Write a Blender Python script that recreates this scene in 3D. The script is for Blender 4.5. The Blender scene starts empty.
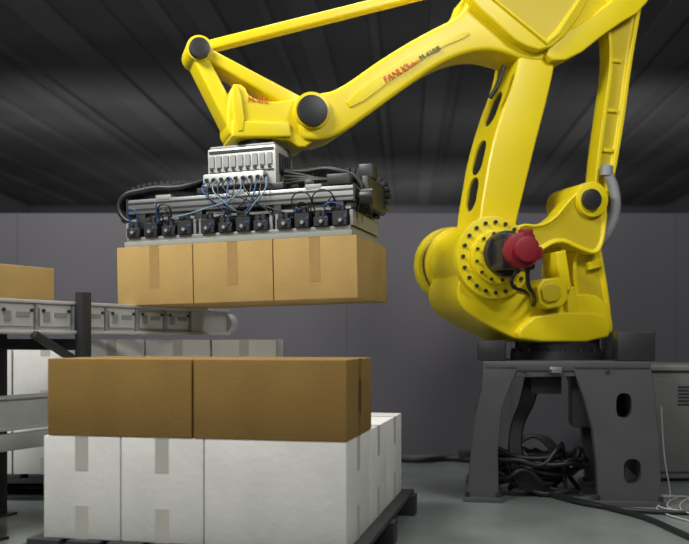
import bpy, bmesh, math, random
from mathutils import Vector, Matrix
random.seed(7)
C=bpy.context
F=900.0; CX=344.5; HY=340.0; CH=0.82
try: C.scene.view_settings.view_transform='Standard'
except Exception: pass

# ---------------- materials ----------------
def mat(name,col,rough=0.5,metal=0.0,var=0.0,scale=8.0,bump=0.0,bscale=60.0,spec=0.5,coat=0.0):
    m=bpy.data.materials.new(name); m.use_nodes=True
    nt=m.node_tree; b=nt.nodes['Principled BSDF']
    b.inputs['Base Color'].default_value=(*col,1); b.inputs['Roughness'].default_value=rough
    b.inputs['Metallic'].default_value=metal
    b.inputs['Specular IOR Level'].default_value=spec
    b.inputs['Coat Weight'].default_value=coat
    tc=nt.nodes.new('ShaderNodeTexCoord')
    if var>0:
        n=nt.nodes.new('ShaderNodeTexNoise'); n.inputs['Scale'].default_value=scale; n.inputs['Detail'].default_value=5
        r=nt.nodes.new('ShaderNodeValToRGB')
        r.color_ramp.elements[0].position=0.3; r.color_ramp.elements[1].position=0.7
        r.color_ramp.elements[0].color=(*[c*(1-var) for c in col],1)
        r.color_ramp.elements[1].color=(*[min(1,c*(1+var)) for c in col],1)
        nt.links.new(tc.outputs['Object'],n.inputs['Vector']); nt.links.new(n.outputs['Fac'],r.inputs['Fac'])
        nt.links.new(r.outputs['Color'],b.inputs['Base Color'])
    if bump>0:
        n2=nt.nodes.new('ShaderNodeTexNoise'); n2.inputs['Scale'].default_value=bscale; n2.inputs['Detail'].default_value=4
        bp=nt.nodes.new('ShaderNodeBump'); bp.inputs['Strength'].default_value=bump; bp.inputs['Distance'].default_value=0.01
        nt.links.new(tc.outputs['Object'],n2.inputs['Vector']); nt.links.new(n2.outputs['Fac'],bp.inputs['Height'])
        nt.links.new(bp.outputs['Normal'],b.inputs['Normal'])
    return m
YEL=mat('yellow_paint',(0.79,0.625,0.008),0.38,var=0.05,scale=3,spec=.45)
YELD=mat('yellow_paint_shaded',(0.58,0.45,0.008),0.5)  # darker copy of the yellow: recess shade put into the colour, also on drive_cap
BLK=mat('black_rubber',(0.012,0.012,0.013),0.45)
BLKP=mat('black_plastic',(0.022,0.022,0.025),0.4)
DRK=mat('dark_steel',(0.05,0.052,0.055),0.4,0.5)
RED=mat('red_motor',(0.24,0.010,0.02),0.5)
REDT=mat('red_lettering',(0.6,0.03,0.02),0.5)
PED=mat('grey_painted_steel',(0.082,0.085,0.087),0.42,0.2,var=0.12,scale=4)
PEDL=mat('grey_cabinet',(0.16,0.165,0.16),0.5,var=0.05)
ALU=mat('aluminium',(0.34,0.35,0.345),0.38,0.8,var=0.06)
ALUP=mat('aluminium_plate',(0.26,0.27,0.26),0.5,0.3)
SIL=mat('silver_housing',(0.50,0.51,0.49),0.4,0.3)
BLU=mat('blue_tube',(0.02,0.07,0.22),0.4)
CYA=mat('pale_tube',(0.12,0.20,0.28),0.4)
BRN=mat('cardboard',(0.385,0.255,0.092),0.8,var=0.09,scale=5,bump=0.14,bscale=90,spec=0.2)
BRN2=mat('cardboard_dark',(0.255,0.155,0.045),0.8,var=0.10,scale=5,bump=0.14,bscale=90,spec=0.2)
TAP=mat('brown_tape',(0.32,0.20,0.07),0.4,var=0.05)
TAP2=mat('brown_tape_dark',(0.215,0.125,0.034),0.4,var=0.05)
WHT=mat('white_board',(0.74,0.73,0.70),0.75,var=0.07,scale=5,bump=0.12,bscale=40,spec=0.25)
TAPW=mat('clear_tape',(0.52,0.505,0.455),0.4,var=.05)
CONV=mat('conveyor_rail',(0.48,0.49,0.48),0.45,0.15,var=0.08)
CONV2=mat('conveyor_plate',(0.26,0.27,0.27),0.45,0.2)
FOAM=mat('grey_foam',(0.26,0.27,0.235),0.8)
PAL=mat('dark_pallet',(0.035,0.036,0.04),0.6,var=0.2)
GCON=mat('grey_conduit',(0.25,0.26,0.28),0.5)
WCAB=mat('white_cable',(0.5,0.5,0.5),0.5)

# ---------------- mesh helpers ----------------
def finish(bm,name,mats,parent=None,sharp=38,smooth=True,mw=None):
    bmesh.ops.recalc_face_normals(bm,faces=bm.faces)
    for f in bm.faces: f.smooth=smooth
    for e in bm.edges:
        if len(e.link_faces)==2:
            try: a=e.calc_face_angle()
            except Exception: a=0
            e.smooth = a<math.radians(sharp)
    me=bpy.data.meshes.new(name); bm.to_mesh(me); bm.free()
    if not isinstance(mats,(list,tuple)): mats=[mats]
    for m in mats: me.materials.append(m)
    o=bpy.data.objects.new(name,me); C.collection.objects.link(o)
    if parent: o.parent=parent
    if mw: o.matrix_local=mw
    return o
def bev(bm,w,seg=2,ang=45):
    if w<=0: return
    es=[e for e in bm.edges if len(e.link_faces)==2 and e.calc_face_angle()>math.radians(ang)]
    bmesh.ops.bevel(bm,geom=es,offset=w,segments=seg,affect='EDGES',profile=0.6,clamp_overlap=True)
def addbox(bm,c,s,mi=0,rot=None):
    r=bmesh.ops.create_cube(bm,size=1.0)
    M=Matrix.Translation(c)@(rot.to_4x4() if rot else Matrix.Identity(4))@Matrix.Diagonal((*s,1))
    bmesh.ops.transform(bm,matrix=M,verts=r['verts'])
    for v in r['verts']:
        for f in v.link_faces: f.material_index=mi
    return r['verts']
def box(name,c,s,m,parent=None,b=0.004,rot=None,seg=2):
    bm=bmesh.new(); bmesh.ops.create_cube(bm,size=1.0)
    bmesh.ops.transform(bm,matrix=Matrix.Diagonal((*s,1)),verts=bm.verts)
    bev(bm,b,seg)
    bmesh.ops.transform(bm,matrix=Matrix.Translation(c)@(rot.to_4x4() if rot else Matrix.Identity(4)),verts=bm.verts)
    return finish(bm,name,m,parent)
def addcyl(bm,a,b_,r1,r2=None,n=32,mi=0):
    a=Vector(a); b_=Vector(b_); d=b_-a
    if r2 is None: r2=r1
    r=bmesh.ops.create_cone(bm,cap_ends=True,segments=n,radius1=r1,radius2=r2,depth=d.length)
    q=Vector((0,0,1)).rotation_difference(d.normalized())
    bmesh.ops.transform(bm,matrix=Matrix.Translation((a+b_)/2)@q.to_matrix().to_4x4(),verts=r['verts'])
    for v in r['verts']:
        for f in v.link_faces: f.material_index=mi
    return r['verts']
def cyl(name,a,b_,r,m,parent=None,bv=0.004,r2=None,n=40):
    bm=bmesh.new(); addcyl(bm,a,b_,r,r2,n); bev(bm,bv,2,50)
    return finish(bm,name,m,parent)
def chaikin(p,n):
    for _ in range(n):
        q=[]
        for i in range(len(p)):
            a=p[i]; b=p[(i+1)%len(p)]
            q.append((a[0]*.75+b[0]*.25,a[1]*.75+b[1]*.25)); q.append((a[0]*.25+b[0]*.75,a[1]*.25+b[1]*.75))
        p=q
    return p
def prism(name,pts,w0,w1,m,parent=None,b=0.01,ch=0,inset=None,mi2=None):
    p=chaikin(pts,ch)
    bm=bmesh.new()
    A=[bm.verts.new((x,w0,z)) for x,z in p]; B=[bm.verts.new((x,w1,z)) for x,z in p]
    f1=bm.faces.new(A); bm.faces.new(list(reversed(B)))
    n=len(p)
    for i in range(n):
        bm.faces.new((A[i],B[i],B[(i+1)%n],A[(i+1)%n]))
    bmesh.ops.recalc_face_normals(bm,faces=bm.faces)
    if inset:
        bmesh.ops.inset_region(bm,faces=[f1],thickness=inset[0],depth=0)
        r=bmesh.ops.inset_region(bm,faces=[f1],thickness=0.006,depth=-inset[1])
        if mi2 is not None: f1.material_index=1
    bev(bm,b,3,48)
    return finish(bm,name,[m,mi2] if mi2 else m,parent)
def tube(name,pts,r,m,parent=None,res=8):
    cu=bpy.data.curves.new(name,'CURVE'); cu.dimensions='3D'; cu.bevel_depth=r; cu.bevel_resolution=3; cu.resolution_u=res
    s=cu.splines.new('BEZIER'); s.bezier_points.add(len(pts)-1)
    for bp,p in zip(s.bezier_points,pts):
        bp.co=p; bp.handle_left_type='AUTO'; bp.handle_right_type='AUTO'
    cu.use_fill_caps=True
    cu.materials.append(m)
    o=bpy.data.objects.new(name,cu); C.collection.objects.link(o)
    if parent:o.parent=parent
    return o
def empty(name,loc,rot=(0,0,0)):
    e=bpy.data.objects.new(name,None); C.collection.objects.link(e); e.location=loc; e.rotation_euler=rot
    e.empty_display_size=0.1
    return e
def cutaway(obj,cutters,flat=False):
    for c in cutters:
        md=obj.modifiers.new('cut','BOOLEAN'); md.object=c; md.operation='DIFFERENCE'; md.solver='EXACT'
    C.view_layer.update()
    dg=C.evaluated_depsgraph_get(); me=bpy.data.meshes.new_from_object(obj.evaluated_get(dg))
    obj.modifiers.clear(); obj.data=me
    if flat:
        for p in me.polygons: p.use_smooth=False
    else:
        try: me.set_sharp_from_angle(angle=math.radians(35))
        except Exception: pass
    for c in cutters: bpy.data.objects.remove(c,do_unlink=True)

def P(px,py,Y):  # measured drawing point -> metres on a vertical plane at distance Y
    return ((px-CX)*Y/F, CH+(HY-py)*Y/F)

# ================= ROOM =================
def plane_box(name,x0,x1,y0,y1,z0,z1,m):
    return box(name,((x0+x1)/2,(y0+y1)/2,(z0+z1)/2),(x1-x0,y1-y0,z1-z0),m,b=0)
FLR=mat('epoxy_floor',(0.20,0.222,0.212),0.22,var=0.22,scale=1.6,bump=0.03,bscale=20)
CEI=mat('dark_ceiling',(0.082,0.082,0.085),0.95,var=0.25,scale=0.5,spec=.1)
CEI2=mat('ceiling_rib',(0.098,0.098,0.101),0.95,var=0.25,scale=0.5,spec=.1)
WAL=mat('purple_grey_wall',(0.082,0.077,0.089),0.6,var=0.10,scale=0.8)
WALD=mat('dark_wall',(0.11,0.107,0.118),0.8,var=0.15,scale=0.5)
plane_box('floor',-7,7,-2,20,-0.1,0,FLR)
bm=bmesh.new()
addbox(bm,(0,9,3.85),(14,22,0.1))
R=Matrix.Rotation(math.radians(-4),3,'Z')
for i in range(34):
    x=-8.5+i*0.52+random.uniform(-.18,.18)
    w=random.choice([.08,.15,.25,.35]); h=random.uniform(.015,.045)
    addbox(bm,(x,9,3.8-h/2),(w,21.2,h),random.choice([0,1,1]),R)
finish(bm,'ceiling',[CEI,CEI2],smooth=False)
plane_box('wall_back',-7,7,20,20.1,0,3.8,WALD)
plane_box('wall_left',-7.1,-7,-2,20,0,3.8,WALD)
plane_box('wall_right',7,7.1,-2,20,0,3.8,WALD)
plane_box('wall_front',-7,7,-2.1,-2,0,3.8,WALD)
bm=bmesh.new()
for i in range(12):
    addbox(bm,(-6.42+i*1.17,6.42,0.86),(1.168,0.06,1.72))
addbox(bm,(0,6.43,0.86),(14,0.06,1.715))
finish(bm,'wall_partition',WAL,smooth=False)

# ================= ROBOT =================
YAW=math.radians(17); c_,s_=math.cos(YAW),math.sin(YAW)
RY=4.9; RX=(557-CX)/F*RY
robot=empty('palletizing_robot_arm',(RX,RY,0),(0,0,YAW))
def L(px,py,w=0.0):
    ox=RX-w*s_; oy=RY+w*c_; k=(px-CX)/F
    t=(k*oy-ox)/(c_-k*s_); Y=oy+t*s_
    return (t, CH+(HY-py)*Y/F)
def LP(pts,w): return [L(x,y,w) for x,y in pts]
def L3(px,py,w): t,z=L(px,py,w); return (t,w,z)
def rp(name,pts,w0,w1,m=YEL,b=0.012,ch=2,inset=None,mi2=None):
    return prism(name,LP(pts,w0),w0,w1,m,robot,b,ch,inset,mi2)
def rdisc(name,px,py,w0,w1,rpx,m,bv=0.006,r2=None):
    t,z=L(px,py,w0); s=F/(RY+t*s_)
    return cyl(name,(t,w0,z),(t,w1,z),rpx/s,m,robot,bv,None if r2 is None else r2/s)

bm=bmesh.new()
addcyl(bm,(0,0,0.715),(0,0,0.76),0.25,n=48); addcyl(bm,(0,0,0.76),(0,0,0.835),0.225,n=48)
for i in range(16):
    a=i*math.tau/16; addcyl(bm,(.237*math.cos(a),.237*math.sin(a),.76),(.237*math.cos(a),.237*math.sin(a),.775),.011,n=8)
finish(bm,'base_ring',BLKP,robot)
rp('swivel_base',[(456,285),(460,308),(482,322),(505,334),(520,341),(612,338),(614,322),(606,300),(588,292),(545,300),(505,290),(500,262),(474,250)],-0.19,0.2,ch=2)
rp('base_skirt',[(518,330),(520,342),(608,342),(613,322),(600,312),(540,312)],-0.23,0.22,ch=1,b=.015)
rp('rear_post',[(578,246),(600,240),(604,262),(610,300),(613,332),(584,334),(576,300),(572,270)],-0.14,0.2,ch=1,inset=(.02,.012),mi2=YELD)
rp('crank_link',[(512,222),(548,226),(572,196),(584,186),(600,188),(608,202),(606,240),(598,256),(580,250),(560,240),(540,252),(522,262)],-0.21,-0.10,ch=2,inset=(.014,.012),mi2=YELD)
rp('crank_link_rear',[(512,222),(548,226),(572,198),(598,196),(604,240),(580,254),(540,262)],0.1,0.2,ch=2)
rp('drive_housing',[(536,280),(566,276),(570,306),(540,310)],-0.27,-0.05,ch=1)
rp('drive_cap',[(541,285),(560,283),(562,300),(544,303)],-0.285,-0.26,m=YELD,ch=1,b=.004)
rp('drive_bracket',[(556,252),(566,250),(572,290),(562,292)],-0.25,-0.1,ch=0,b=.006)
rp('base_rib',[(566,292),(574,286),(580,318),(570,322)],-0.225,-0.15,ch=0,b=.006)
rp('base_rib',[(588,262),(602,258),(604,266),(590,270)],-0.16,-0.1,ch=0,b=.004)
jt,jz=L(492,258,-0.2)
bm=bmesh.new()
addcyl(bm,(jt,-.2,jz),(jt,.33,jz),.185,n=64)
bev(bm,.01,2)
finish(bm,'shoulder_barrel',YEL,robot)
bm=bmesh.new()
addcyl(bm,(jt,.27,jz),(jt,.345,jz),.215,n=64); addcyl(bm,(jt,.17,jz),(jt,.21,jz),.205,n=64)
bev(bm,.012,2)
finish(bm,'shoulder_rear_flange',YEL,robot)
bm=bmesh.new()
addcyl(bm,(jt,-.235,jz),(jt,-.18,jz),.21,n=64); bev(bm,.01,2)
finish(bm,'shoulder_front_flange',YEL,robot)
cyl('shoulder_groove',(jt,.205,jz),(jt,.275,jz),.19,BLKP,robot,0)
bm=bmesh.new()
for i in range(20):
    a=i*math.tau/20; x=jt+.178*math.cos(a); z=jz+.178*math.sin(a)
    addcyl(bm,(x,-.235,z),(x,-.246,z),.010,n=10)
finish(bm,'flange_bolts',DRK,robot)
cyl('reducer_plate',(jt,-.262,jz),(jt,-.225,jz),.135,YEL,robot,.006)
bm=bmesh.new()
for i in range(12):
    a=i*math.tau/12+.2; x=jt+.118*math.cos(a); z=jz+.118*math.sin(a)
    addcyl(bm,(x,-.262,z),(x,-.275,z),.008,n=8)
finish(bm,'reducer_bolts',DRK,robot)
mt=jt+.035; mz=jz+.015
bm=bmesh.new()
addcyl(bm,(mt,-.26,mz),(mt,-.31,mz),.115,n=40); addbox(bm,(mt,-.355,mz),(.17,.13,.17))
for i in range(4): addcyl(bm,(mt-.07+.14*(i%2),-.29,mz-.07+.14*(i//2)),(mt-.07+.14*(i%2),-.42,mz-.07+.14*(i//2)),.02,n=12)
bev(bm,.006,2); finish(bm,'servo_motor_body',BLKP,robot)
bm=bmesh.new(); addcyl(bm,(mt,-.41,mz),(mt,-.475,mz),.088,n=12); addcyl(bm,(mt,-.475,mz),(mt,-.51,mz),.06,n=32); addbox(bm,(mt+.02,-.45,mz+.085),(.06,.05,.04)); addbox(bm,(mt+.075,-.45,mz-.01),(.05,.05,.06))
bev(bm,.008,2); finish(bm,'servo_motor_cap',RED,robot)
tube('motor_cable',[(mt+.05,-.42,mz-.05),(mt+.06,-.40,mz-.15),(mt+.13,-.33,mz-.21),(mt+.2,-.2,mz-.25)],.011,BLK,robot)
tube('motor_cable',[(mt+.0,-.42,mz-.08),(mt-.02,-.38,mz-.15),(mt+.08,-.33,mz-.19),(mt+.17,-.2,mz-.2)],.009,BLK,robot)

# lower arm
larm=rp('lower_arm',[(478,250),(480,215),(485,185),(491,150),(502,112),(516,75),(522,45),(526,22),(560,22),(556,62),(549,95),(537,140),(526,185),(516,225),(512,250)],-.125,.17,ch=2,b=.02)
cut=[]
fe=[(478,250),(480,215),(485,185),(491,150),(502,112),(516,75),(522,45)]
def edge_at(py):
    for (x0,y0),(x1,y1) in zip(fe,fe[1:]):
        if y1<=py<=y0:
            u=(py-y0)/(y1-y0); return x0+u*(x1-x0)
    return 485
for py,ln in ((102,.07),(152,.062),(190,.055)):
    t0,z0=L(edge_at(py),py,-.125); t1,z1=L(edge_at(py-12),py-12,-.125)
    d=Vector((t1-t0,0,z1-z0)).normalized(); n=Vector((-d.z,0,d.x))
    if n.x>0:n=-n
    ctr=Vector((t0,.022,z0))
    Rm=Matrix((d,Vector((0,1,0)),n)).transposed()
    def capsule(nm,half,r,h0,h1,m):
        bm=bmesh.new(); vs0=[];vs1=[]
        for k in range(24):
            a=k*math.tau/24; x=math.cos(a)*r+(half if math.cos(a)>0 else -half); y=math.sin(a)*r
            vs0.append(bm.verts.new(ctr+Rm@Vector((x,y,h0)))); vs1.append(bm.verts.new(ctr+Rm@Vector((x,y,h1))))
        bm.faces.new(vs0); bm.faces.new(vs1[::-1])
        for k in range(24): bm.faces.new((vs0[k],vs1[k],vs1[(k+1)%24],vs0[(k+1)%24]))
        return finish(bm,nm,m,robot)
    cut.append(capsule('c',ln*.5,.066,-.04,.12,YEL))
    capsule('arm_hole_shade',ln*.49,.0655,-.045,-.012,BLK)  # black plate set in each hole, standing in for the shade inside
cutaway(larm,cut)

# upper arm
rp('upper_arm',[(298,100),(318,93),(338,90),(385,56),(430,30),(466,13),(478,-20),(560,-60),(640,-50),(650,-10),(618,20),(588,36),(562,60),(530,62),(505,52),(480,49),(445,60),(405,88),(360,121),(336,137),(316,141),(300,138)],-.13,.13,ch=2,b=.022)
rp('elbow_plate',[(462,-20),(472,2),(500,26),(520,44),(546,52),(572,30),(600,-20)],-.19,-.12,ch=1,b=.012)
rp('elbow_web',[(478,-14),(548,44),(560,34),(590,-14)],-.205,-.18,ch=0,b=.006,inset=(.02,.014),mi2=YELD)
rp('elbow_rear_plate',[(462,-20),(472,2),(500,26),(520,44),(546,52),(572,30),(600,-20)],.12,.19,ch=1,b=.012)
rp('rear_arm_cover',[(545,60),(552,40),(600,12),(642,-30),(655,-20),(646,8),(612,28),(572,60)],-.17,.14,ch=1,b=.01)
rp('arm_rib',[(345,100),(395,64),(440,40),(468,30),(470,36),(440,48),(400,74),(352,110)],-.137,-.12,ch=1,b=.003)
def lettering(txt,px,py,size,w,ang,m):
    cu=bpy.data.curves.new('lettering','FONT'); cu.body=txt; cu.size=size; cu.extrude=.001; cu.materials.append(m)
    o=bpy.data.objects.new('lettering',cu); C.collection.objects.link(o); o.parent=robot
    o.location=L3(px,py,w); o.rotation_euler=(math.radians(90),math.radians(-ang),0)
lettering('FANUC',386,83,.046,-.142,33,REDT)
lettering('Robot',408,69,.030,-.142,32,REDT)
lettering('M-410iB',421,61,.038,-.142,31,BLK)

# rear parallel link
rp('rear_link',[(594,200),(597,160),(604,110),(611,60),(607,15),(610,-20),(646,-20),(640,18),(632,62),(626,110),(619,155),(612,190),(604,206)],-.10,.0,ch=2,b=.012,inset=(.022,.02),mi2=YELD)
for py in (60,110,150):
    t,z=L(617-(py-60)*.08,py,-.1); box('rear_link_rib',(t,-.085,z),(.07,.02,.018),YEL,robot,.003)
rdisc('rear_link_pin',593,199,-.25,.12,10,BLKP); rdisc('rear_link_boss',593,199,-.225,.1,17,YEL)
tube('grey_conduit',[L3(*q) for q in [(606,170,-.14),(614,190,-.15),(615,212,-.15),(608,232,-.14),(598,246,-.1)]],.028,GCON,robot)
tube('conduit_cap',[L3(*q) for q in [(607,166,-.14),(606,176,-.14)]],.034,GCON,robot)

# upper parallel rod + wrist
def bar(name,p,q,w1,w2,y0,y1,m=YEL,b=.006):
    a=Vector(L(*p,y0)); d=Vector(L(*q,y0))-a; n=Vector((-d.y,d.x)).normalized(); e=a+d
    pts=[tuple(a+n*w1/2),tuple(e+n*w2/2),tuple(e-n*w2/2),tuple(a-n*w1/2)]
    return prism(name,pts,y0,y1,m,robot,b)
bar('upper_rod',(204,46),(500,-28),.048,.052,-.05,.03,b=.012)
bar('wrist_strut',(198,52),(238,130),.07,.08,-.09,.09,b=.015)
bar('wrist_top_bar',(206,52),(306,108),.055,.085,-.09,.09,b=.015)
rp('wrist_block',[(230,84),(244,84),(250,98),(276,102),(300,98),(322,104),(326,122),(316,140),(302,150),(286,138),(232,138),(226,124)],-.11,.12,ch=1,b=.012)
rp('wrist_rib',[(231,84),(240,84),(246,130),(236,132)],-.135,-.1,ch=1,b=.005)
rp('wrist_skirt',[(232,120),(290,122),(292,137),(232,137)],-.13,.13,ch=0,b=.012)
rdisc('wrist_tip_boss',200,48,-.1,.1,13,YEL)
rdisc('wrist_tip_pin',200,47,-.135,.12,10,BLKP)
rdisc('wrist_joint_boss',313,110,-.15,.15,18,YEL)
rdisc('wrist_joint_pin',313,110,-.175,.17,15,BLK)
lettering('M-410',248,102,.038,-.115,0,REDT)
wt,wz=L(256,136,0)
bm=bmesh.new(); addcyl(bm,(wt,0,wz+.01),(wt,0,wz-.03),.115,n=40); addcyl(bm,(wt,0,wz-.03),(wt,0,1.70),.09,n=40); bev(bm,.004,1)
finish(bm,'wrist_flange',BLK,robot)
tube('arm_hose',[L3(*q) for q in [(504,66,-.13),(496,88,-.14),(490,98,-.13)]],.012,BLK,robot)

# ================= PEDESTAL =================
pr=math.radians(-9); pv=Vector((1.10,4.5,0))
ped=empty('robot_pedestal',pv-Matrix.Rotation(pr,3,'Z')@pv,(0,0,pr))
PY=4.5
def pp(name,pts,y0,y1,m=PED,ch=0,b=.008,ref=None): return prism(name,[P(x,y,PY) for x,y in pts],y0,y1,m,ped,b,ch)
box('top_plate',((P(484,0,PY)[0]+P(648,0,PY)[0])/2,4.85,.69),(P(648,0,PY)[0]-P(484,0,PY)[0],.7,.05),PED,ped,.008)
rightleg=[(572,366),(648,366),(652,400),(656,440),(658,508),(598,508),(596,470),(592,430),(584,400)]
leftleg=[(484,366),(520,366),(512,385),(503,410),(499,450),(500,508),(467,508),(470,470),(475,420),(482,390)]
def oval(px,py,rx,rz):
    bm=bmesh.new(); x0,z0=P(px,py,PY); a=[];b=[]
    for k in range(28):
        t=k*math.tau/28; x=x0+rx*math.copysign(abs(math.cos(t))**.7,math.cos(t)); z=z0+rz*math.copysign(abs(math.sin(t))**.7,math.sin(t))
        a.append(bm.verts.new((x,4.3,z))); b.append(bm.verts.new((x,5.6,z)))
    bm.faces.new(a); bm.faces.new(b[::-1])
    for k in range(28): bm.faces.new((a[k],b[k],b[(k+1)%28],a[(k+1)%28]))
    return finish(bm,'c',PED,ped)
for y0,nm in ((4.5,'front'),(5.1,'rear')):
    o=pp('right_leg_'+nm,rightleg,y0,y0+.1,b=.006)
    cutaway(o,[oval(622,405,.038,.062),oval(630,470,.042,.062)],True)
    pp('left_leg_'+nm,leftleg,y0,y0+.1,b=.006)
    x0,x1=P(464,0,PY)[0],P(503,0,PY)[0]; box('foot',((x0+x1)/2,y0+.05,.0125),(x1-x0,.15,.025),PED,ped,.003)
    x0,x1=P(592,0,PY)[0],P(661,0,PY)[0]; box('foot',((x0+x1)/2,y0+.05,.0125),(x1-x0,.15,.025),PED,ped,.003)
    for px in (468,499,596,657):
        x=P(px,0,PY)[0]; cyl('anchor_bolt',(x,y0-.005,.025),(x,y0-.005,.05),.011,DRK,ped,.002,n=8)
xr=P(640,0,PY)[0]; box('side_panel',(xr,4.85,.38),(.03,.52,.5),BLKP,ped,.006)
xl=P(478,0,PY)[0]; box('side_rail',(xl+.08,4.85,.60),(.05,.52,.14),PED,ped,.006)
box('side_rail_low',(xl,4.85,.07),(.05,.52,.08),PED,ped,.006)
pp('front_apron',[(516,366),(580,366),(586,376),(510,378)],4.51,4.55,b=.003)
for a,b,t,bt in ((478,507,340,366),(616,652,331,362)):
    x0,z1=P(a,t,PY); x1,z0=P(b,bt,PY)
    box('black_stop_block',((x0+x1)/2,4.6,.715+(z1-.715)/2),(x1-x0,.2,z1-.715),BLKP,ped,.012)
    box('black_stop_block_rear',((x0+x1)/2,5.08,.715+(z1-.715)/2),(x1-x0,.2,z1-.715),BLKP,ped,.012)
for px in (524,550,606):
    x,z=P(px,371,PY); cyl('plate_bolt',(x,4.51,z),(x,4.49,z),.01,DRK,ped,.002,n=8)
x,z=P(556,370,PY); box('rating_plate',(x,4.497,z),(.06,.004,.03),ALU,ped,.001)
x,z=P(533,390,4.9); box('junction_box',(x,4.85,.60),(.16,.2,.13),DRK,ped,.006)
x,z=P(580,430,4.95); box('hanging_motor',(x-.05,4.95,.5),(.16,.22,.3),PED,ped,.02)
# cables in and around pedestal
cab=empty('cable_bundle',(0,0,0))
def Q(px,py,Y): x,z=P(px,py,Y); return (x,Y,max(z,.014))
for i in range(6):
    o=i*2.2
    tube('hanging_cable',[Q(528+o,372,4.8),Q(522+o,400,4.78),Q(512+o*.8,430,4.74),Q(512+o,462,4.7),Q(520+o*2,485,4.7),Q(545+o*3,492,4.72)],.013,BLK,cab)
for i in range(18):
    cx=1.0+random.uniform(-.07,.1); cy=4.82+random.uniform(-.06,.06); r=random.uniform(.12,.2); zc=.03+i*.010; ph=random.uniform(0,6)
    pts=[(cx+r*1.2*math.cos(ph+k*math.tau/10),cy+r*.75*math.sin(ph+k*math.tau/10),zc+random.uniform(-.008,.03)+(.05 if k%5==0 else 0)) for k in range(11)]
    tube('coil_loop',pts,.013,BLK,cab)
for i in range(3):
    tube('looped_cable',[Q(520+i*4,490,4.7),Q(508+i*3,455,4.72),Q(530+i*5,436,4.74),Q(556+i*3,458,4.72),Q(566,488,4.72)],.009,BLK,cab)
tube('trailing_cable',[Q(545,492,4.72),(1.15,4.55,.014),(1.28,4.3,.014),(1.36,4.1,.014),(1.40,3.8,.014),(1.43,3.5,.014)],.013,BLK,cab)
tube('trailing_cable',[(1.05,4.75,.014),(1.20,4.42,.014),(1.4,4.25,.014),(1.62,4.2,.014),(2.0,4.3,.014)],.011,BLK,cab)
# control cabinet
cb=empty('control_cabinet',(-.04,0,0))
box('cabinet_body',(2.02,5.45,.33),(.62,.5,.62),PEDL,cb,.01)
box('cabinet_lid',(2.02,5.45,.66),(.66,.54,.035),ALUP,cb,.008)
box('cabinet_door',(2.02,5.195,.33),(.54,.02,.54),PEDL,cb,.008)
for i in range(6): box('vent_slot',(2.08,5.183,.45+i*.02),(.24,.006,.008),DRK,cb,0)
box('plinth',(2.02,5.45,.015),(.58,.46,.03),BLK,cb,0)
tube('cabinet_cable',[Q(640,388,5.0),Q(655,395,4.95),Q(657,430,4.9),Q(652,465,4.9),Q(650,480,4.95)],.012,BLK,cb)
wc=empty('white_cable',(0,0,0))
for i in range(4):
    pts=[(1.66+.02*i+.14*math.cos(k*.9+i),4.5-.04*i+.22*math.sin(k*.9+i*1.3),.006+.004*i) for k in range(8)]
    tube('cable_loop',pts,.0035,WCAB,wc)
tube('cable_drop',[(1.76,5.0,.45),(1.74,4.9,.2),(1.70,4.7,.01),(1.5,4.3,.008),(1.6,3.9,.008)],.003,WCAB,wc)
fc=empty('floor_cable',(0,0,0))
tube('cable',[(.25,6.1,.02),(.5,6.0,.02),(.7,6.08,.02),(.95,5.95,.02),(1.2,6.1,.02)],.02,BLK,fc)
box('cable_connector',(.82,6.05,.04),(.1,.08,.07),BLKP,fc,.01)

# ================= CARTONS =================
def carton(name,size,org,rot,body,tape,axis='y',tl=.085,tw=.05,bt=True):
    sx,sy,sz=size
    bm=bmesh.new(); addbox(bm,(0,0,sz/2),(sx-.004,sy-.004,sz)); bev(bm,.004,2)
    e=.0012
    def tb(c,s):
        addbox(bm,c,s,1)
    if axis=='y':
        tb((0,0,sz+e/2-.0002),(tw,sy,e)); 
        for s in(-1,1):
            tb((0,s*(sy/2-.002+e/2),sz-tl/2),(tw,e,tl))
            if bt: tb((0,s*(sy/2-.002+e/2),tl/2),(tw,e,tl))
        addbox(bm,(0,0,sz),(.003,sy-.01,.001),1)
    else:
        tb((0,0,sz+e/2-.0002),(sx,tw,e))
        for s in(-1,1):
            tb((s*(sx/2-.002+e/2),0,sz-tl/2),(e,tw,tl))
            if bt: tb((s*(sx/2-.002+e/2),0,tl/2),(e,tw,tl))
    o=finish(bm,name,[body,tape])
    o.location=org; o.rotation_euler=rot
    return o
# held row
GY=math.radians(-16); GT=math.radians(-1.2)
g0=Vector((-.443,4.436,1.277))
Rg=Matrix.Rotation(GY,3,'Z')@Matrix.Rotation(GT,3,'Y')
rotg=Rg.to_euler()
for i in range(3):
    o=g0+Rg@Vector(((i-1)*.4,0,-.281))
    carton('cardboard_box',(.4,.57,.28),o,rotg,BRN,TAP,'y',tl=.2,tw=.05,bt=False)
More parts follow.
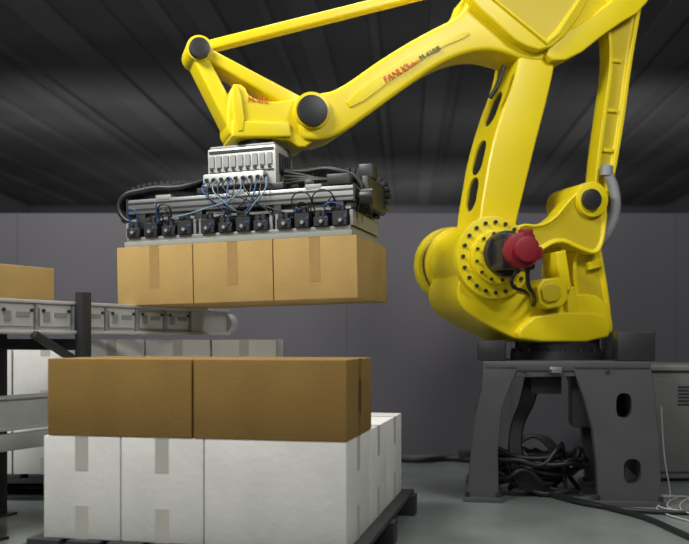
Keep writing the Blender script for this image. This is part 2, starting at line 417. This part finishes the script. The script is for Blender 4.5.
# stack
SY=math.radians(-12); Rs=Matrix.Rotation(SY,3,'Z'); corner=Vector((.008,3.0,0))
def S(x,y,z): return corner+Rs@Vector((x,y,z))
for (x0,x1) in ((-1.115,-.815),(-.815,-.505),(-.505,0)):
    for j in range(3):
        y0=.42*j
        carton('white_carton',(x1-x0,.42,.366),S((x0+x1)/2,y0+.21,.111),(0,0,SY),WHT,TAPW,'y' if x1<0 else 'x',tl=.12,tw=.05)
for (x0,x1) in ((-1.1,-.548),(-.545,.0)):
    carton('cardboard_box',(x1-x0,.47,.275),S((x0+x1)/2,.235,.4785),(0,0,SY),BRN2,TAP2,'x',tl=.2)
def pallet(name,sx,sy,loc,rz,h=.13):
    bm=bmesh.new()
    n=8
    for i in range(n): addbox(bm,(-sx/2+sx*(i+.5)/n,0,.119),(sx/n*.8,sy,.022))
    for j in (-1,0,1):
        addbox(bm,(0,j*(sy/2-.05),.098),(sx,.1,.02))
        for i in (-1,0,1): addbox(bm,(i*(sx/2-.06),j*(sy/2-.05),.055),(.12,.1,.068))
        addbox(bm,(0,j*(sy/2-.05),.0115),(sx,.1,.021))
    for v in bm.verts: v.co.z*=h/.13
    o=finish(bm,name,PAL,smooth=False); o.location=loc; o.rotation_euler=(0,0,rz)
pallet('pallet',1.24,1.36,S(-.5575,.65,0),SY,.11)
# rear stack
for i in range(5):
    for k in range(2):
        carton('white_carton',(.335,.5,.345),(-.346-.17-i*.34,4.87,.131+k*.346),(0,0,0),WHT,TAPW,'y')
pallet('pallet',1.75,.55,(-1.2,4.87,0),0)

# ================= CONVEYORS =================
ang=math.atan2(.886,.462)
def conveyor(name,end,z0,z1,length,width,posts):
    e=empty(name,(end[0],end[1],0),(0,0,ang))
    h=z1-z0
    for yy,s in ((0,1),(width,-1)):
        box('side_rail',(-length/2,yy+s*.02,(z0+z1)/2),(length,.04,h),CONV,e,.006)
        box('rail_lip',(-length/2,yy+s*.015,z1+.006),(length,.06,.014),CONV,e,.003)
        box('rail_lip_low',(-length/2,yy+s*.01,z0+.004),(length,.065,.014),CONV,e,.003)
    n=int(length/.21)
    bm=bmesh.new()
    for i in range(n):
        x=-.45-i*.21
        if x<-length+.1: break
        addbox(bm,(x,-.004,(z0+z1)/2+.004),(.17,.012,h*.62),0)
        addbox(bm,(x-.05,-.011,(z0+z1)/2+.006),(.035,.008,h*.34),1)
        addbox(bm,(x+.03,-.011,(z0+z1)/2+.014),(.07,.006,h*.16),1)
        addbox(bm,(x+.104,-.006,(z0+z1)/2),(.010,.016,h*.9),1)
        for q in(-.07,.075): addcyl(bm,(x+q,-.005,z0+h*.75),(x+q,-.02,z0+h*.75),.007,n=8,mi=2)
    finish(bm,'guard_plates',[CONV,CONV2,DRK],e)
    bm=bmesh.new(); x=-.06
    while x>-length+.04:
        addcyl(bm,(x,.045,z1-.03),(x,width-.045,z1-.03),.025,n=16); x-=.075
    finish(bm,'rollers',ALU,e)
    for s in (.0,width):
        cyl('end_cap',(-.005,s+(.02 if s==0 else -.02),(z0+z1)/2),(.06,s+(.02 if s==0 else -.02),(z0+z1)/2),h*.42,CONV,e,.01)
    for px_,top in posts:
        for yy in (-.035,width+.035):
            box('post',(px_,yy,top/2),(.055,.045,top),BLKP,e,.004)
            box('post_foot',(px_,yy,.006),(.12,.1,.012),BLKP,e,0)
        box('post_crossbar',(px_,width/2,z0-.05),(.05,width+.07,.05),BLKP,e,.003)
        a=Vector((px_,-.03,z0-.14)); b=Vector((px_-.28,-.03,z0-.005)); d=b-a
        rot=Vector((1,0,0)).rotation_difference(d.normalized()).to_matrix()
        box('brace',(a+b)/2,(d.length,.03,.03),BLKP,e,.003,rot)
    return e
conveyor('roller_conveyor',(-.65,5.0),.85,.975,2.5,.45,[(-1.15,1.03),(-2.2,1.03)])
lc=conveyor('roller_conveyor',(-1.3,4.05),.44,.57,1.7,.45,[(-.4,.44),(-1.4,.44)])
box('lower_beam',(-.85,-.02,.39),(1.7,.05,.07),SIL,lc,.006)
d=Vector((math.cos(ang),math.sin(ang),0)); nrm=Vector((-d.y,d.x,0))
pos=Vector((-.65,5.0,0))-d*1.48+nrm*.225; pos.z=.972
carton('cardboard_box',(.5,.345,.16),pos,(0,0,ang),BRN,TAP,'x')

# ================= GRIPPER =================
gr=empty('vacuum_gripper',g0,rotg)
box('foam_pad',(0,0,.014),(1.14,.52,.026),FOAM,gr,.004)
box('vacuum_plate',(0,0,.037),(1.12,.50,.022),ALUP,gr,.003)
bm=bmesh.new()
for g in range(3):
    for i in range(4):
        x=(g-1)*.385-.135+i*.09+random.uniform(-.006,.006)
        for y in (-.235,-.1,.1,.22):
            h=.045+.02*((i+g)%2)
            addbox(bm,(x,y,.048+h/2),(.068,.06,h)); addcyl(bm,(x+.01,y-.01,.048+h),(x+.01,y-.01,.048+h+.03),.014,n=12)
            addbox(bm,(x-.018,y,.048+h+.012),(.026,.04,.024))
            addcyl(bm,(x,y-.03,.07),(x,y-.04,.07),.016,n=14)
bev(bm,.003,1,60); finish(bm,'vacuum_valves',BLKP,gr)
bm=bmesh.new()
for g in range(3):
    for i in range(4):
        x=(g-1)*.385-.135+i*.09
        addcyl(bm,(x,-.274,.07),(x,-.278,.07),.008,n=12); addbox(bm,(x+.022,-.266,.088),(.012,.006,.01),1)
    addbox(bm,((g-1)*.385,-.2,.135),(.34,.02,.012)); addbox(bm,((g-1)*.385,.2,.135),(.34,.02,.012))
    for sx in(-1,1): addbox(bm,((g-1)*.385+sx*.178,0,.085),(.014,.48,.07))
finish(bm,'valve_fittings',[ALUP,BLU],gr)
for y in(-.19,.17):
    bm=bmesh.new(); addbox(bm,(0,y,.20),(1.14,.06,.07)); bev(bm,.006,2)
    for zz in (.185,.215): addbox(bm,(0,y-.0305,zz),(1.14,.002,.009),1)
    for sx in(-1,1): addbox(bm,(sx*.573,y,.20),(.008,.065,.08),1)
    finish(bm,'beam',[ALU,DRK],gr)
for x in(-.38,0,.38): box('cross_beam',(x,0,.235),(.08,.44,.03),ALUP,gr,.004)
for x in(-.5,-.2,.2,.5):
    for y in(-.19,.17): box('standoff',(x,y,.14),(.04,.05,.09),DRK,gr,.003)
box('mount_plate',(0,0,.262),(.44,.36,.03),DRK,gr,.005)
bm=bmesh.new(); addbox(bm,(0,-.03,.37),(.35,.24,.19)); addbox(bm,(-.02,-.17,.305),(.31,.08,.06)); bev(bm,.01,2)
finish(bm,'valve_housing',SIL,gr)
bm=bmesh.new()
for i in range(9):
    x=-.152+i*.037
    addbox(bm,(x,-.153,.40),(.026,.01,.055),0); addcyl(bm,(x,-.2,.31),(x,-.222,.302),.009,n=10,mi=1); addbox(bm,(x,-.155,.362),(.014,.012,.010),1)
addbox(bm,(0,-.152,.447),(.33,.006,.012),1)
addbox(bm,(0,-.152,.347),(.33,.006,.006),1)
for i in range(5): addbox(bm,(.177,-.1+i*.035,.38),(.006,.018,.1),1)
finish(bm,'manifold_ports',[ALUP,DRK],gr)
box('housing_lid',(0,-.03,.471),(.33,.22,.014),ALUP,gr,.004)
for i in range(13):
    x=-.15+i*.025; g=random.choice([-1,0,0,0,1]); tx=g*.3+random.uniform(-.12,.12)
    sag=random.uniform(.0,.04)
    tube('air_hose',[(x,-.215,.305),(x*1.05,-.255,.26-sag),(x*.6+tx*.4,-.265+random.uniform(-.02,.02),.19-sag),(tx,-.25,.12)],.0034,[BLU,BLK,CYA,BLK,BLK][i%5],gr,5)
for i in range(12):
    g=random.choice([-1,1]); tx=g*.385+random.uniform(-.14,.14); t2=tx+random.uniform(-.1,.1); t2=max(-.54,min(.54,t2)); zt=random.uniform(.13,.20)
    tube('air_hose',[(tx,-.25,.11),(tx,-.28,zt),(t2,-.27,zt),(t2,-.25,.11)],.0035,random.choice([BLU,BLK,BLK,BLK]),gr,5)
def chain(name,pts,w,h,step):
    P_=[Vector(p) for p in pts]
    fine=[]
    n=len(P_)
    for i in range(n-1):
        p0=P_[max(i-1,0)];p1=P_[i];p2=P_[i+1];p3=P_[min(i+2,n-1)]
        for k in range(20):
            t=k/20; fine.append(.5*((2*p1)+(p2-p0)*t+(2*p0-5*p1+4*p2-p3)*t*t+(-p0+3*p1-3*p2+p3)*t**3))
    fine.append(P_[-1]); bm=bmesh.new(); acc=0
    for a,b in zip(fine,fine[1:]):
        acc+=(b-a).length
        if acc>=step:
            acc=0; d=(b-a).normalized()
            z=Vector((0,1,0)).cross(d); 
            if z.length<.01: z=Vector((0,0,1))
            z.normalize(); y=d.cross(z); M=Matrix((d,y,z)).transposed()
            addbox(bm,b,(step*.9,w,h),0,M); addbox(bm,b,(step*.35,w*1.08,h*1.1),0,M)
    finish(bm,name,BLK,gr)
chain('energy_chain_left',[(-.15,-.05,.27),(-.3,-.07,.30),(-.46,-.09,.31),(-.59,-.1,.285),(-.645,-.1,.22),(-.62,-.1,.15),(-.52,-.09,.125),(-.42,-.09,.12)],.08,.045,.025)
chain('energy_chain_right',[(.15,.20,.33),(.32,.22,.37),(.48,.22,.365),(.58,.22,.32),(.615,.22,.25),(.59,.22,.18),(.5,.22,.15),(.3,.22,.15)],.07,.045,.025)
for i in range(6):
    tube('black_hose',[(-.18,-.12+i*.03,.33),(-.3,-.18+i*.03,.29+i*.008),(-.48,-.2+i*.03,.285+i*.008),(-.625,-.2+i*.03,.23),(-.60,-.2+i*.02,.15),(-.5,-.2+i*.02,.12)],.013,BLK,gr)
    tube('black_hose',[(.18,-.08+i*.03,.35),(.3,-.12+i*.04,.33+i*.012),(.46,-.16+i*.05,.32),(.58,-.14+i*.05,.25),(.57,-.14+i*.04,.12)],.012,BLK,gr)
for i in range(4):
    tube('black_hose',[(.2,-.1,.28+i*.02),(.34,-.2+.02*i,.27+.01*i),(.48,-.2+i*.02,.26),(.6,-.15+i*.03,.20),(.62,-.1,.12)],.008,BLK,gr)
box('end_bracket',(.6,.05,.22),(.03,.34,.14),DRK,gr,.004)
box('sensor_block',(.50,-.19,.265),(.11,.06,.05),BLKP,gr,.006)
box('sensor_block',(.36,-.19,.255),(.05,.05,.035),BLKP,gr,.006)
box('sensor_block',(.58,.02,.33),(.07,.1,.07),BLKP,gr,.008)
cyl('knob',(.6,-.2,.18),(.66,-.2,.18),.035,BLKP,gr,.006)
box('end_bracket',(-.58,.05,.2),(.02,.34,.1),DRK,gr,.004)

# ================= LIGHTS =================
def area(name,loc,target,sx,sy,e,col=(1,1,1)):
    l=bpy.data.lights.new(name,'AREA'); l.shape='RECTANGLE'; l.size=sx; l.size_y=sy; l.energy=e; l.color=col
    o=bpy.data.objects.new(name,l); C.collection.objects.link(o); o.location=loc
    o.rotation_euler=(Vector(target)-Vector(loc)).to_track_quat('-Z','Y').to_euler()
area('ceiling_and_fill_light',(-1.8,2.4,3.5),(-.2,4.4,.8),1.1,.6,118,(1,.99,.95))
area('ceiling_and_fill_light',(2.2,2.2,3.5),(1.0,4.9,1.2),1.1,.6,58,(1,.99,.96))
area('ceiling_and_fill_light',(0.3,4.8,3.5),(0.3,4.7,0),2.0,.6,50,(.97,.98,1))
area('ceiling_and_fill_light',(-2.6,4.0,3.4),(-1.4,4.8,.6),1.4,.7,45,(1,1,1))  # extra lamp added on the left to brighten the rear white cartons
area('ceiling_and_fill_light',(-.9,-1.0,2.4),(-.6,4,.4),2.0,1.0,36,(1,.98,.95))  # front fill behind the camera, added to lift front faces; hangs below the ceiling
w=bpy.data.worlds.new('hall_ambient'); C.scene.world=w; w.use_nodes=True
w.node_tree.nodes['Background'].inputs[0].default_value=(.5,.52,.56,1); w.node_tree.nodes['Background'].inputs[1].default_value=.12
area('hall_fill',(-3.5,11,1.6),(-3,15,3.8),3,1.5,52); area('hall_fill',(3.5,11,1.6),(3,15,3.8),3,1.5,44)  # unseen lamps added behind the partition, aimed up to brighten the far ceiling
area('hall_fill',(0,16,1.2),(0,19,3.0),6,1.5,90); area('hall_fill',(-.5,8,1.2),(-.5,9,3.8),8,1,24)  # more added fill, lifting the back wall and ceiling

cam=bpy.data.cameras.new('camera'); co=bpy.data.objects.new('camera',cam); C.collection.objects.link(co)
co.location=(0,0,CH); co.rotation_euler=(math.radians(90),0,0)
cam.sensor_width=36; cam.lens=F/689*36; cam.shift_y=68/689; cam.clip_end=100
cam.dof.use_dof=True; cam.dof.focus_distance=4.0; cam.dof.aperture_fstop=1.5
C.scene.camera=co
